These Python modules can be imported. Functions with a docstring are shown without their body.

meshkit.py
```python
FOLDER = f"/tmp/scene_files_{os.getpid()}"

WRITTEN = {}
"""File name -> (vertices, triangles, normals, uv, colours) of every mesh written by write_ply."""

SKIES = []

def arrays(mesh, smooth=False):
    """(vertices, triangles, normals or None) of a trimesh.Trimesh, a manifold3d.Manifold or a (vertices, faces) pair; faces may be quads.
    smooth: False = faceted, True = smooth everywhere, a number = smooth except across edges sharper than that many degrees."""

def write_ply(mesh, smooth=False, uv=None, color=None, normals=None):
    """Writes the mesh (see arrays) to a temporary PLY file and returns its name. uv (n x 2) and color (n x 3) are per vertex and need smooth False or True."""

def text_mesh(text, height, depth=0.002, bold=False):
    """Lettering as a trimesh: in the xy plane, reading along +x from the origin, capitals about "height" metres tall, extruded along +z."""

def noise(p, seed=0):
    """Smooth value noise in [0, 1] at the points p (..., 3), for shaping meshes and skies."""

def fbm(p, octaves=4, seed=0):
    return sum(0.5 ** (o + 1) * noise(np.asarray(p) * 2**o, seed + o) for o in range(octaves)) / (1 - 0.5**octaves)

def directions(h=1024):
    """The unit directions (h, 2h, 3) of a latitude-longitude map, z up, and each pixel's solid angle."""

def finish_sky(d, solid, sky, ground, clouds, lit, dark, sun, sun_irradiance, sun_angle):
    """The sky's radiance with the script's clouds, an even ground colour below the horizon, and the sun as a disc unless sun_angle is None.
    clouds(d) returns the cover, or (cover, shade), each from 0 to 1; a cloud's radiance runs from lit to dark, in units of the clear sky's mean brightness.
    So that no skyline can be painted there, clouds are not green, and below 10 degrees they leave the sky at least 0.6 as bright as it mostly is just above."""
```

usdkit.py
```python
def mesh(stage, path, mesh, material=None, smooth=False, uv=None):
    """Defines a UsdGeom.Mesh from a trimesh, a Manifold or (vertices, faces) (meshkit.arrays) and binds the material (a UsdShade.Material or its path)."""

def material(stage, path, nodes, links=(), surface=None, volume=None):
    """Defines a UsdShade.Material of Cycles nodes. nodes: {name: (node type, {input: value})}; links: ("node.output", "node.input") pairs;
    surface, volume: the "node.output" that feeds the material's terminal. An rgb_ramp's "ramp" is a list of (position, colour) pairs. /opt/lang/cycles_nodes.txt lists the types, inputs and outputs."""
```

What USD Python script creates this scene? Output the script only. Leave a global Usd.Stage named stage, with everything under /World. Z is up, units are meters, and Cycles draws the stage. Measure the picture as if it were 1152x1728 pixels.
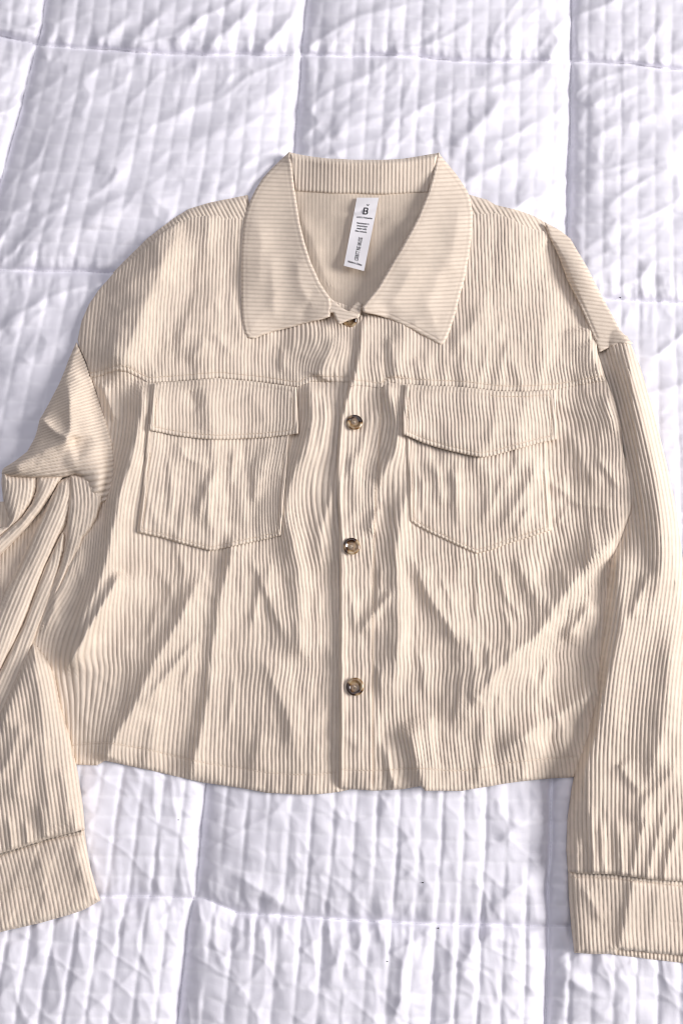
import math, random
import numpy as np, trimesh, shapely, usdkit, meshkit
from shapely.geometry import Polygon, LineString
from scipy.ndimage import gaussian_filter, map_coordinates, distance_transform_edt
from scipy.spatial import cKDTree
from pxr import Usd, UsdGeom, UsdLux, UsdShade, Gf, Sdf, Vt

random.seed(7); RNG = np.random.default_rng(7)
stage = Usd.Stage.CreateInMemory()
UsdGeom.SetStageUpAxis(stage, 'Z'); UsdGeom.SetStageMetersPerUnit(stage, 1.0)
UsdGeom.Xform.Define(stage, '/World'); UsdGeom.Scope.Define(stage, '/World/Looks')

# ------------------------------------------------------------------ camera, lamps, exposure
TILT = math.radians(13.0); FPX = 1298.0; DEPTH = 0.8653
HC = DEPTH * math.cos(TILT)
CAM = np.array([0.0, -DEPTH * math.sin(TILT), HC])
cam = UsdGeom.Camera.Define(stage, '/World/camera')
cam.AddTranslateOp().Set(Gf.Vec3d(*CAM)); cam.AddRotateXOp().Set(math.degrees(TILT))
cam.CreateHorizontalApertureAttr(36.0); cam.CreateVerticalApertureAttr(54.0)
cam.CreateFocalLengthAttr(36.0 * FPX / 1152.0)
cam.CreateClippingRangeAttr(Gf.Vec2f(0.05, 50)); cam.CreateExposureAttr(0.0)

def rect_light(name, pos, target, w, h, intensity, color):
    l = UsdLux.RectLight.Define(stage, '/World/' + name)
    l.CreateWidthAttr(w); l.CreateHeightAttr(h); l.CreateIntensityAttr(intensity); l.CreateColorAttr(Gf.Vec3f(*color))
    p, t = np.array(pos, float), np.array(target, float)
    z = (p - t) / np.linalg.norm(p - t); x = np.cross([0, 0, 1.0] if abs(z[2]) < 0.99 else [0, 1.0, 0], z); x /= np.linalg.norm(x); y = np.cross(z, x)
    m = Gf.Matrix4d(*x, 0, *y, 0, *z, 0, *p, 1)
    l.AddTransformOp().Set(m)
KEY, FILL = 27.0, 1.2
rect_light('window_light', (3.2, -0.03, 1.6), (0, 0, 0), 1.5, 1.4, KEY, (1.0, 0.965, 0.965))
rect_light('room_bounce_light', (-0.3, 0.4, 2.4), (0, 0, 0), 3.2, 3.2, FILL, (0.92, 0.905, 1.0))

# ------------------------------------------------------------------ from a point of the photograph (1152 x 1728) to the bed plane
def P(u, v, z_mm):
    """The point at height z_mm over the bed which the photograph shows at (u, v)."""
    u, v, z = np.asarray(u, float), np.asarray(v, float), np.asarray(z_mm, float) * 1e-3
    x, y = (u - 576) / FPX, -(v - 864) / FPX
    dy = y * math.cos(TILT) + math.sin(TILT); dz = y * math.sin(TILT) - math.cos(TILT)
    k = (z - CAM[2]) / dz
    return np.stack([CAM[0] + x * k, CAM[1] + dy * k, z + 0 * k], -1)
def scale_at(v):                       # photograph pixels per metre across, on the bed
    y = -(np.asarray(v, float) - 864) / FPX
    return FPX / (CAM[2] / (math.cos(TILT) - y * math.sin(TILT)))

# ------------------------------------------------------------------ height canvas: 2 px cells, millimetres
U0, V0, U1, V1, ST = -280, -280, 1432, 2008, 2.0
cu = np.arange(U0, U1 + 1, ST); cv = np.arange(V0, V1 + 1, ST)
CU, CV = np.meshgrid(cu, cv)
def sample(F, u, v, order=1):
    u, v = np.broadcast_arrays(np.asarray(u, float), np.asarray(v, float))
    return map_coordinates(F, [((v - V0) / ST).ravel(), ((u - U0) / ST).ravel()], order=order, mode='nearest').reshape(u.shape)
def fbm2(u, v, su, sv, octaves=4, seed=0):
    return meshkit.fbm(np.stack([np.asarray(u) / su + 91.3, np.asarray(v) / sv + 37.7, np.zeros_like(u) + seed * 3.7], -1), octaves, seed) - 0.5
def spline(pts, step=3.0):
    p = np.array(pts, float)
    if len(p) > 2:
        q = np.vstack([2 * p[0] - p[1], p, 2 * p[-1] - p[-2]])
        out = []
        for i in range(1, len(q) - 2):
            n = max(2, int(np.linalg.norm(q[i + 1] - q[i]) / step)); t = np.linspace(0, 1, n, endpoint=False)[:, None]
            out.append(0.5 * (2 * q[i] + (q[i + 1] - q[i - 1]) * t + (2 * q[i - 1] - 5 * q[i] + 4 * q[i + 1] - q[i + 2]) * t ** 2 + (-q[i - 1] + 3 * q[i] - 3 * q[i + 1] + q[i + 2]) * t ** 3))
        return np.vstack(out + [p[-1:]])
    n = max(2, int(np.linalg.norm(p[1] - p[0]) / step))
    return p[0] + (p[1] - p[0]) * np.linspace(0, 1, n)[:, None]
WU = fbm2(CU, CV, 55, 55, 3, 5) * 14; WV = fbm2(CU, CV, 55, 55, 3, 6) * 14
def side_dist(poly, u, v, extend=0):
    """Signed distance to a polyline (positive on the photograph's right when it runs downwards) and the place along it, 0 to 1."""
    s = spline(poly)
    if extend:
        a = s[0] - (s[1] - s[0]) / np.linalg.norm(s[1] - s[0]) * extend; b = s[-1] + (s[-1] - s[-2]) / np.linalg.norm(s[-1] - s[-2]) * extend
        s = np.vstack([spline([a, s[0]])[:-1], s, spline([s[-1], b])[1:]])
    t = np.gradient(s, axis=0); t /= np.linalg.norm(t, axis=1, keepdims=True) + 1e-9
    d, i = cKDTree(s).query(np.stack([u, v], -1).reshape(-1, 2))
    q = np.stack([u, v], -1).reshape(-1, 2) - s[i]
    sg = t[i, 1] * q[:, 0] - t[i, 0] * q[:, 1]
    return sg.reshape(u.shape), d.reshape(u.shape), (i / (len(s) - 1)).reshape(u.shape)
def fold(F, pts, amp, wl, wr, taper=(0.25, 0.25), p=1.5, warp=1.0):
    a = np.array(pts, float); m = 3.2 * max(wl, wr) + 20
    i0, i1 = int(max(0, (a[:, 1].min() - m - V0) // ST)), int(min(len(cv), (a[:, 1].max() + m - V0) // ST))
    j0, j1 = int(max(0, (a[:, 0].min() - m - U0) // ST)), int(min(len(cu), (a[:, 0].max() + m - U0) // ST))
    if i1 <= i0 or j1 <= j0: return
    u, v = CU[i0:i1, j0:j1] + warp * WU[i0:i1, j0:j1], CV[i0:i1, j0:j1] + warp * WV[i0:i1, j0:j1]
    sg, d, t = side_dist(pts, u, v)
    w = np.where(sg > 0, wr, wl)
    env = np.clip(t / max(taper[0], 1e-3), 0, 1) * np.clip((1 - t) / max(taper[1], 1e-3), 0, 1)
    env = env * env * (3 - 2 * env)
    F[i0:i1, j0:j1] += amp * env * np.exp(-np.abs(d / w) ** p)
def inside(poly):
    return shapely.contains_xy(Polygon(poly).buffer(0), CU, CV)
def edt(mask): return distance_transform_edt(mask) * ST

# ------------------------------------------------------------------ materials
def L(name): return '/World/Looks/' + name
def hexlin(r, g, b): return tuple(((c / 255 + 0.055) / 1.055) ** 2.4 if c > 10 else c / 255 / 12.92 for c in (r, g, b))
def corduroy(name, ridge, valley, sheen=0.25):
    return usdkit.material(stage, L(name), {
        'at': ('attribute', {'attribute': 'wale'}), 'geo': ('geometry', {}),
        'mix': ('mix_color', {'a': valley, 'b': ridge}),
        'n1': ('noise_texture', {'scale': 38.0, 'detail': 4.0, 'roughness': 0.6}),
        'm1': ('map_range', {'from_min': 0.3, 'from_max': 0.7, 'to_min': 0.93, 'to_max': 1.05}),
        'n2': ('noise_texture', {'scale': 1300.0, 'detail': 2.0, 'roughness': 0.7}),
        'm2': ('map_range', {'from_min': 0.25, 'from_max': 0.75, 'to_min': 0.93, 'to_max': 1.07}),
        'mm': ('math', {'math_type': 'multiply'}), 'vv': ('combine_xyz', {}),
        'mul': ('mix_color', {'blend_type': 'multiply', 'fac': 1.0}),
        'b': ('bump', {'strength': 0.6, 'distance': 0.0006}),
        'p': ('principled_bsdf', {'roughness': 0.92, 'specular_ior_level': 0.15, 'sheen_weight': sheen, 'sheen_roughness': 0.5, 'sheen_tint': (1.0, 0.93, 0.85)})},
        [('at.fac', 'mix.fac'), ('geo.position', 'n1.vector'), ('geo.position', 'n2.vector'), ('n1.fac', 'm1.value'), ('n2.fac', 'm2.value'),
         ('m1.result', 'mm.value1'), ('m2.result', 'mm.value2'), ('mm.value', 'vv.x'), ('mm.value', 'vv.y'), ('mm.value', 'vv.z'),
         ('mix.result', 'mul.a'), ('vv.vector', 'mul.b'), ('mul.result', 'p.base_color'), ('n2.fac', 'b.height'), ('b.normal', 'p.normal')], surface='p.BSDF')
M_CORD = corduroy('beige_corduroy', (0.825, 0.71, 0.585), (0.57, 0.47, 0.375))
M_LINE = corduroy('corduroy_reverse', (0.74, 0.63, 0.51), (0.65, 0.545, 0.435), 0.1)
M_QUILT = usdkit.material(stage, L('white_cotton'), {
    'at': ('attribute', {'attribute': 'check'}), 'geo': ('geometry', {}),
    'mix': ('mix_color', {'a': (0.82, 0.807, 0.866), 'b': (0.865, 0.853, 0.905)}),
    'mr': ('map_range', {'from_min': 0.0, 'from_max': 1.0, 'to_min': 0.7, 'to_max': 0.5}),
    'n2': ('noise_texture', {'scale': 520.0, 'detail': 3.0, 'roughness': 0.7}),
    'b': ('bump', {'strength': 0.3, 'distance': 0.0005}),
    'p': ('principled_bsdf', {'specular_ior_level': 0.25, 'sheen_weight': 0.12, 'sheen_roughness': 0.4})},
    [('at.fac', 'mix.fac'), ('at.fac', 'mr.value'), ('mr.result', 'p.roughness'), ('geo.position', 'n2.vector'), ('n2.fac', 'b.height'), ('b.normal', 'p.normal'), ('mix.result', 'p.base_color')], surface='p.BSDF')
def plain(name, color, rough=0.6, **kw):
    return usdkit.material(stage, L(name), {'p': ('principled_bsdf', {'base_color': color, 'roughness': rough, **kw})}, surface='p.BSDF')
M_LABEL = plain('white_satin', (0.83, 0.81, 0.82), 0.45, sheen_weight=0.1)
M_INK = plain('black_ink', (0.012, 0.012, 0.016), 0.6)
M_THREAD = plain('beige_thread', (0.70, 0.58, 0.45), 0.7)
M_LINT = plain('dark_lint', (0.03, 0.028, 0.035), 0.9)
M_QTHREAD = plain('white_thread', (0.72, 0.70, 0.77), 0.6)
M_HORN = usdkit.material(stage, L('tortoiseshell'), {
    'tc': ('texture_coordinate', {}), 'map': ('mapping', {'scale': (75.0, 75.0, 30.0)}),
    'n': ('noise_texture', {'scale': 1.0, 'detail': 0.6, 'distortion': 0.8}),
    'r': ('rgb_ramp', {'ramp': [(0.0, (0.010, 0.004, 0.003)), (0.43, (0.03, 0.012, 0.006)), (0.49, (0.20, 0.10, 0.035)), (0.56, (0.46, 0.34, 0.20)), (1.0, (0.66, 0.55, 0.42))]}),
    'len': ('vector_math', {'math_type': 'length'}), 'mr': ('map_range', {'from_min': 0.0015, 'from_max': 0.0062, 'to_min': 0.45, 'to_max': 0.0, 'clamp': True}),
    'mx': ('mix_color', {'b': (0.55, 0.40, 0.24)}),
    'p': ('principled_bsdf', {'roughness': 0.16, 'coat_weight': 0.6, 'coat_roughness': 0.06})},
    [('tc.object', 'map.vector'), ('map.vector', 'n.vector'), ('n.fac', 'r.fac'), ('tc.object', 'len.vector1'), ('len.value', 'mr.value'), ('mr.result', 'mx.fac'), ('r.color', 'mx.a'), ('mx.result', 'p.base_color')], surface='p.BSDF')

# ------------------------------------------------------------------ prims
USED = {}
def numbered(path):
    n = USED.get(path, -1) + 1; USED[path] = n
    return path if n == 0 else f'{path}_{n:03d}'
def thing(name, label, cat, group=None, kind=None):
    p = UsdGeom.Xform.Define(stage, numbered('/World/' + name)).GetPrim()
    p.SetCustomDataByKey('label', label); p.SetCustomDataByKey('category', cat)
    if group: p.SetCustomDataByKey('group', group)
    if kind: p.SetCustomDataByKey('kind', kind)
    return p
def obj(name, mesh, mat, parent, smooth=True, label=None, kind=None, attr=None, normals=None):
    path = numbered(str(parent.GetPath()) + '/' + name)
    m = usdkit.mesh(stage, path, mesh, mat, smooth=smooth)
    if normals is not None:
        m.CreateNormalsAttr(Vt.Vec3fArray.FromNumpy(normals.astype(np.float32))); m.SetNormalsInterpolation('vertex')
    for k, a in (attr or {}).items():
        UsdGeom.PrimvarsAPI(m).CreatePrimvar(k, Sdf.ValueTypeNames.FloatArray, 'vertex').Set(Vt.FloatArray.FromNumpy(np.asarray(a, np.float32)))
    pr = m.GetPrim()
    if label: pr.SetCustomDataByKey('label', label)
    if kind: pr.SetCustomDataByKey('kind', kind)
    return pr

# ================================================================== THE COMFORTER
def poly_at(pts, x, axis):
    p = np.array(pts, float); o = np.argsort(p[:, axis])
    return np.interp(x, p[o, axis], p[o, 1 - axis])
VS = [[(-310, -280), (-370, 100), (-500, 480), (-800, 1340), (-950, 2010)],
      [(140, -280), (76, 0), (68, 60), (52, 120), (22, 230), (0, 305), (-45, 480), (-140, 900), (-232, 1340), (-400, 2010)],
      [(535, -280), (518, 0), (512, 60), (508, 110), (498, 250), (470, 480), (410, 900), (346, 1340), (331, 1500), (318, 1560), (300, 1728), (270, 2010)],
      [(980, -280), (964, 0), (962, 110), (958, 300), (957, 480), (945, 900), (931, 1330), (927, 1470), (921, 1728), (912, 2010)],
      [(1440, -280), (1410, 110), (1440, 500), (1490, 900), (1520, 1500), (1530, 2010)],
      [(1900, -280), (1860, 110), (1950, 500), (2040, 900), (2100, 1500), (2200, 2010)]]
HS = [[(-280, -300), (576, -272), (1432, -240)],
      [(-280, 22), (0, 60), (70, 75), (160, 84), (310, 92), (510, 92), (700, 95), (780, 104), (960, 103), (1060, 108), (1152, 117), (1432, 128)],
      [(-280, 440), (0, 455), (150, 458), (330, 468), (700, 488), (1010, 504), (1152, 512), (1432, 530)],
      [(-280, 950), (576, 990), (1152, 1010), (1432, 1022)],
      [(-280, 1490), (160, 1512), (345, 1516), (400, 1540), (560, 1552), (700, 1559), (930, 1564), (1152, 1574), (1432, 1590)],
      [(-280, 2150), (1432, 2230)]]
vlines = np.stack([poly_at(l, CV[:, 0], 1) for l in VS], 0)      # seam u per row
hlines = np.stack([poly_at(l, CU[0], 0) for l in HS], 0)
vlines = vlines + np.stack([fbm2(CV[:, 0], CV[:, 0] * 0 + 40 * k, 60, 10, 3, 30 + k) * 7 for k in range(6)])
hlines = hlines + np.stack([fbm2(CU[0], CU[0] * 0 + 40 * k, 60, 10, 3, 40 + k) * 7 for k in range(6)])
A = np.zeros_like(CU); B = np.zeros_like(CU)
for r in range(len(cv)): A[r] = np.interp(CU[r], vlines[:, r], np.arange(6))
for c in range(len(cu)): B[:, c] = np.interp(CV[:, c], hlines[:, c], np.arange(6))
fa, fb = A - np.floor(A), B - np.floor(B)
def dome(t, k): x = np.abs(2 * t - 1); return 1 - x ** k
da = np.minimum(fa, 1 - fa) * 520; db = np.minimum(fb, 1 - fb) * 500          # px to the seams
Q = 13.0 * (dome(fa, 5) * dome(fb, 5)) ** 0.75
cell = RNG.random((7, 7)); Q += 3 * cell[np.clip(B.astype(int), 0, 6), np.clip(A.astype(int), 0, 6)] * dome(fa, 2) * dome(fb, 2)
# puckers gathered along the seams
gu = fbm2(CU + 9 * WU / 14, CV, 17, 90, 3, 50) ; gv = fbm2(CU, CV + WV, 90, 17, 3, 51)
Q += 9.0 * gu * np.exp(-db / 40) * np.clip(db / 10, 0, 1) + 7.0 * gv * np.exp(-da / 36) * np.clip(da / 10, 0, 1)
# crumple: ridged noise, long folds leaning like / above and upright below the jacket
low = 1 / (1 + np.exp(-(CV - 900) / 180))
wu2, wv2 = fbm2(CU, CV, 120, 120, 3, 60) * 60, fbm2(CU, CV, 120, 120, 3, 61) * 60
def ridged(ang, su, sv, seed, octv=3):
    c, s = math.cos(ang), math.sin(ang); x, y = CU + wu2, CV + wv2
    n = fbm2(x * c + y * s, -x * s + y * c, su, sv, octv, seed) * 2
    return np.exp(-np.abs(n) * 5.0)
Q += (1 - low) * (4.6 * ridged(-0.45, 200, 64, 70, 2) + 2.2 * ridged(-0.75, 110, 40, 71) + 1.2 * ridged(-0.2, 80, 30, 76, 2)) + low * (1.8 * ridged(1.48, 240, 44, 72) + 2.2 * ridged(-0.6, 110, 50, 73) + 1.2 * ridged(0.7, 90, 34, 77, 2))
Q += 5 * fbm2(CU, CV, 90, 70, 4, 74) + 0.5 * fbm2(CU, CV, 22, 22, 3, 75)
# the folds one can trace
QF = np.zeros_like(Q)
for pts, a, wl, wr in [
    ([(20, 258), (130, 240), (240, 244), (330, 234), (420, 205), (510, 180)], 7, 40, 20),
    ([(345, 20), (318, 48), (285, 80)], 6, 9, 14), ([(430, 0), (390, 45), (335, 92)], 7, 10, 16), ([(505, 10), (470, 50), (425, 95)], 7, 10, 16), ([(285, 10), (250, 45), (205, 82)], 5, 9, 14), ([(225, 15), (190, 50), (150, 82)], 4, 9, 12),
    ([(20, 400), (75, 388), (150, 368), (250, 338), (330, 328)], 5, 16, 22), ([(0, 345), (80, 335), (170, 312)], 4, 14, 18),
    ([(855, 148), (810, 205), (750, 255)], 6, 12, 20), ([(970, 190), (1040, 158), (1115, 128)], 5, 10, 16), ([(972, 250), (1060, 205), (1152, 180)], 5, 12, 16), ([(970, 318), (1070, 285), (1152, 262)], 5, 12, 16),
    ([(780, 300), (850, 275), (935, 255)], 4, 12, 16), ([(800, 370), (880, 340), (950, 330)], 4, 12, 16), ([(560, 240), (590, 200), (640, 170)], 4, 14, 18),
    ([(0, 560), (50, 535), (90, 520)], 5, 14, 18), ([(0, 640), (60, 600), (110, 570)], 4, 16, 20),
    ([(840, 1425), (880, 1395), (915, 1365)], 5, 12, 16), ([(830, 1540), (870, 1505), (905, 1480)], 5, 10, 14), ([(770, 1640), (810, 1590), (850, 1575)], 4, 10, 14),
    ([(385, 1470), (440, 1505), (500, 1535)], 4, 12, 12), ([(600, 1560), (570, 1610), (555, 1680)], 3, 10, 14), ([(690, 1570), (680, 1640), (672, 1728)], 5, 12, 14),
    ([(940, 1640), (985, 1665), (1030, 1690)], 3, 10, 12)]:
    fold(QF, pts, a, wl, wr, p=1.3)
Q += QF
# woven check: shallow grooves between small square cells, some of them creased
NC = 16
ca, cb = fa * NC, fb * NC
ga = np.abs(ca - np.round(ca)) * 520 / NC; gb = np.abs(cb - np.round(cb)) * 500 / NC
crease = np.clip(fbm2(np.round(A * NC) * 31.0, CV, 40, 150, 2, 80) * 4 + 0.55, 0, 1.3)
Q -= (0.25 + 0.8 * low * crease + 0.35 * crease) * np.exp(-(ga / 3.2) ** 2) + (0.2 + 0.2 * crease) * np.exp(-(gb / 3.0) ** 2)
tilt = fbm2(np.floor(A * NC) * 77.0, np.floor(B * NC) * 53.0, 10, 10, 1, 81)
Q += (1.0 - 0.1 * low) * (np.abs(np.sin(np.pi * ca)) ** 0.6 * ((1 - 0.6 * low) * np.abs(np.sin(np.pi * cb)) ** 0.6 + 0.6 * low)) * (0.7 + 0.9 * np.clip(fbm2(CU, CV, 160, 160, 2, 82) * 2 + 0.5, 0, 1))
Q += (0.7 + 0.8 * low) * tilt * (ca - np.floor(ca) - 0.5)
node = RNG.normal(0, 1, (6 * NC, 6 * NC))
node = 1.7 * gaussian_filter(node, (1.6, 0.35)) + 0.8 * node * np.clip(RNG.normal(0.7, 0.5, node.shape), 0, 2)
Q += (0.40 + 0.50 * low) * map_coordinates(node, [np.clip(B * NC, 0, 6 * NC - 1), np.clip(A * NC, 0, 6 * NC - 1)], order=1)
CHECK = np.maximum(np.exp(-(ga / 2.6) ** 2), np.exp(-(gb / 2.6) ** 2))
# stitched seams: sharp narrow valleys
Q = gaussian_filter(Q, 0.9)
Q -= 6.0 * np.exp(-da / 7.0) * np.clip(1 - np.exp(-db / 3), 0.4, 1) + 5.0 * np.exp(-db / 7.0)
Q -= np.median(Q)

def axis_grid(a, b, lo, hi, fine, coarse):
    return np.unique(np.concatenate([np.arange(a, lo, coarse), np.arange(lo, hi + 0.01, fine), np.arange(hi + coarse, b, coarse), [b]]))
gu_, gv_ = axis_grid(U0, U1, -20, 1172, 2.4, 9.0), axis_grid(V0, V1, -20, 1748, 2.4, 9.0)
GU, GV = np.meshgrid(gu_, gv_)
GZ = sample(Q, GU, GV)
qv = P(GU, GV, GZ).reshape(-1, 3); qc = sample(CHECK, GU, GV).ravel()
nr, ncol = GU.shape
ii = (np.arange(nr - 1)[:, None] * ncol + np.arange(ncol - 1)[None]).ravel()
quad = np.stack([ii, ii + ncol, ii + ncol + 1, ii + 1], 1)
qa, qb = sample(A, GU, GV), sample(B, GU, GV)
cm = lambda X: (X[:-1, :-1] + X[1:, 1:]) / 2
boxid = (np.floor(cm(qa)) * 10 + np.floor(cm(qb))).astype(int).ravel()
_, _, qn = meshkit.arrays((qv, quad), True)
comforter = thing('comforter', 'white quilted comforter with woven check squares, stitched in large boxes, under the jacket', 'comforter')
order = sorted(np.unique(boxid), key=lambda b: -(boxid == b).sum())
for b in order:
    f = quad[boxid == b]; used, inv = np.unique(f, return_inverse=True)
    obj('quilted_square', (qv[used], inv.reshape(f.shape)), M_QUILT, comforter, smooth=False, attr={'check': qc[used]}, normals=qn[used])

def quilt_stitch(u, v):
    d = np.r_[0, np.cumsum(np.hypot(np.diff(u), np.diff(v)))]; a = np.arange(0, d[-1] - 6, 6.5)
    A0, A1 = [np.stack([np.interp(a + o, d, u), np.interp(a + o, d, v)], -1) for o in (0, 4.2)]
    k = (A0[:, 0] > -30) & (A0[:, 0] < 1182) & (A0[:, 1] > -30) & (A0[:, 1] < 1758); A0, A1 = A0[k], A1[k]
    p0, p1 = P(A0[:, 0], A0[:, 1], sample(Q, A0[:, 0], A0[:, 1]) + 0.45), P(A1[:, 0], A1[:, 1], sample(Q, A1[:, 0], A1[:, 1]) + 0.45)
    return [trimesh.creation.cylinder(0.00032, segment=[x, y], sections=5) for x, y in zip(p0, p1)]
qs = []
for k_ in (1, 2, 3): qs += quilt_stitch(vlines[k_], CV[:, 0])
for k_ in (1, 2, 4): qs += quilt_stitch(CU[0], hlines[k_])
obj('stitching', trimesh.util.concatenate(qs), M_QTHREAD, comforter, smooth=50, kind='stuff')

# ================================================================== THE JACKET
S = gaussian_filter(Q, 12) + 1.0
LEFT_EDGE = [(418, 328), (400, 332), (360, 340), (318, 352), (290, 370), (250, 400), (225, 425), (190, 460), (165, 490), (150, 512), (138, 540), (131, 572)]
OUT_L = LEFT_EDGE + [(134, 585), (146, 612), (156, 650), (166, 690), (150, 760), (120, 830), (80, 920), (40, 1010), (10, 1090), (40, 1200), (100, 1285), (129, 1291), (163, 1292), (177, 1284), (243, 1298), (347, 1322), (399, 1329), (449, 1338), (519, 1342), (571, 1337)]
OUT_R = [(572, 1331), (630, 1335), (680, 1332), (710, 1327), (717, 1335), (779, 1335), (856, 1322), (919, 1315), (967, 1312), (1010, 1300), (1030, 1200), (1040, 1100), (1045, 1000), (1030, 950), (1031, 923), (1054, 885), (1068, 860), (1071, 835), (1068, 805), (1060, 785), (1051, 763), (1048, 720), (1038, 680), (1023, 642), (1008, 595), (985, 548), (960, 485), (930, 410), (922, 385), (873, 354), (835, 345), (821, 336), (792, 328)]
body_mask = inside(OUT_L + OUT_R)
dbody = edt(body_mask)
PUFF = 9.0 * (1 - np.exp(-dbody / 45.0))
F = np.zeros_like(Q)
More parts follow.
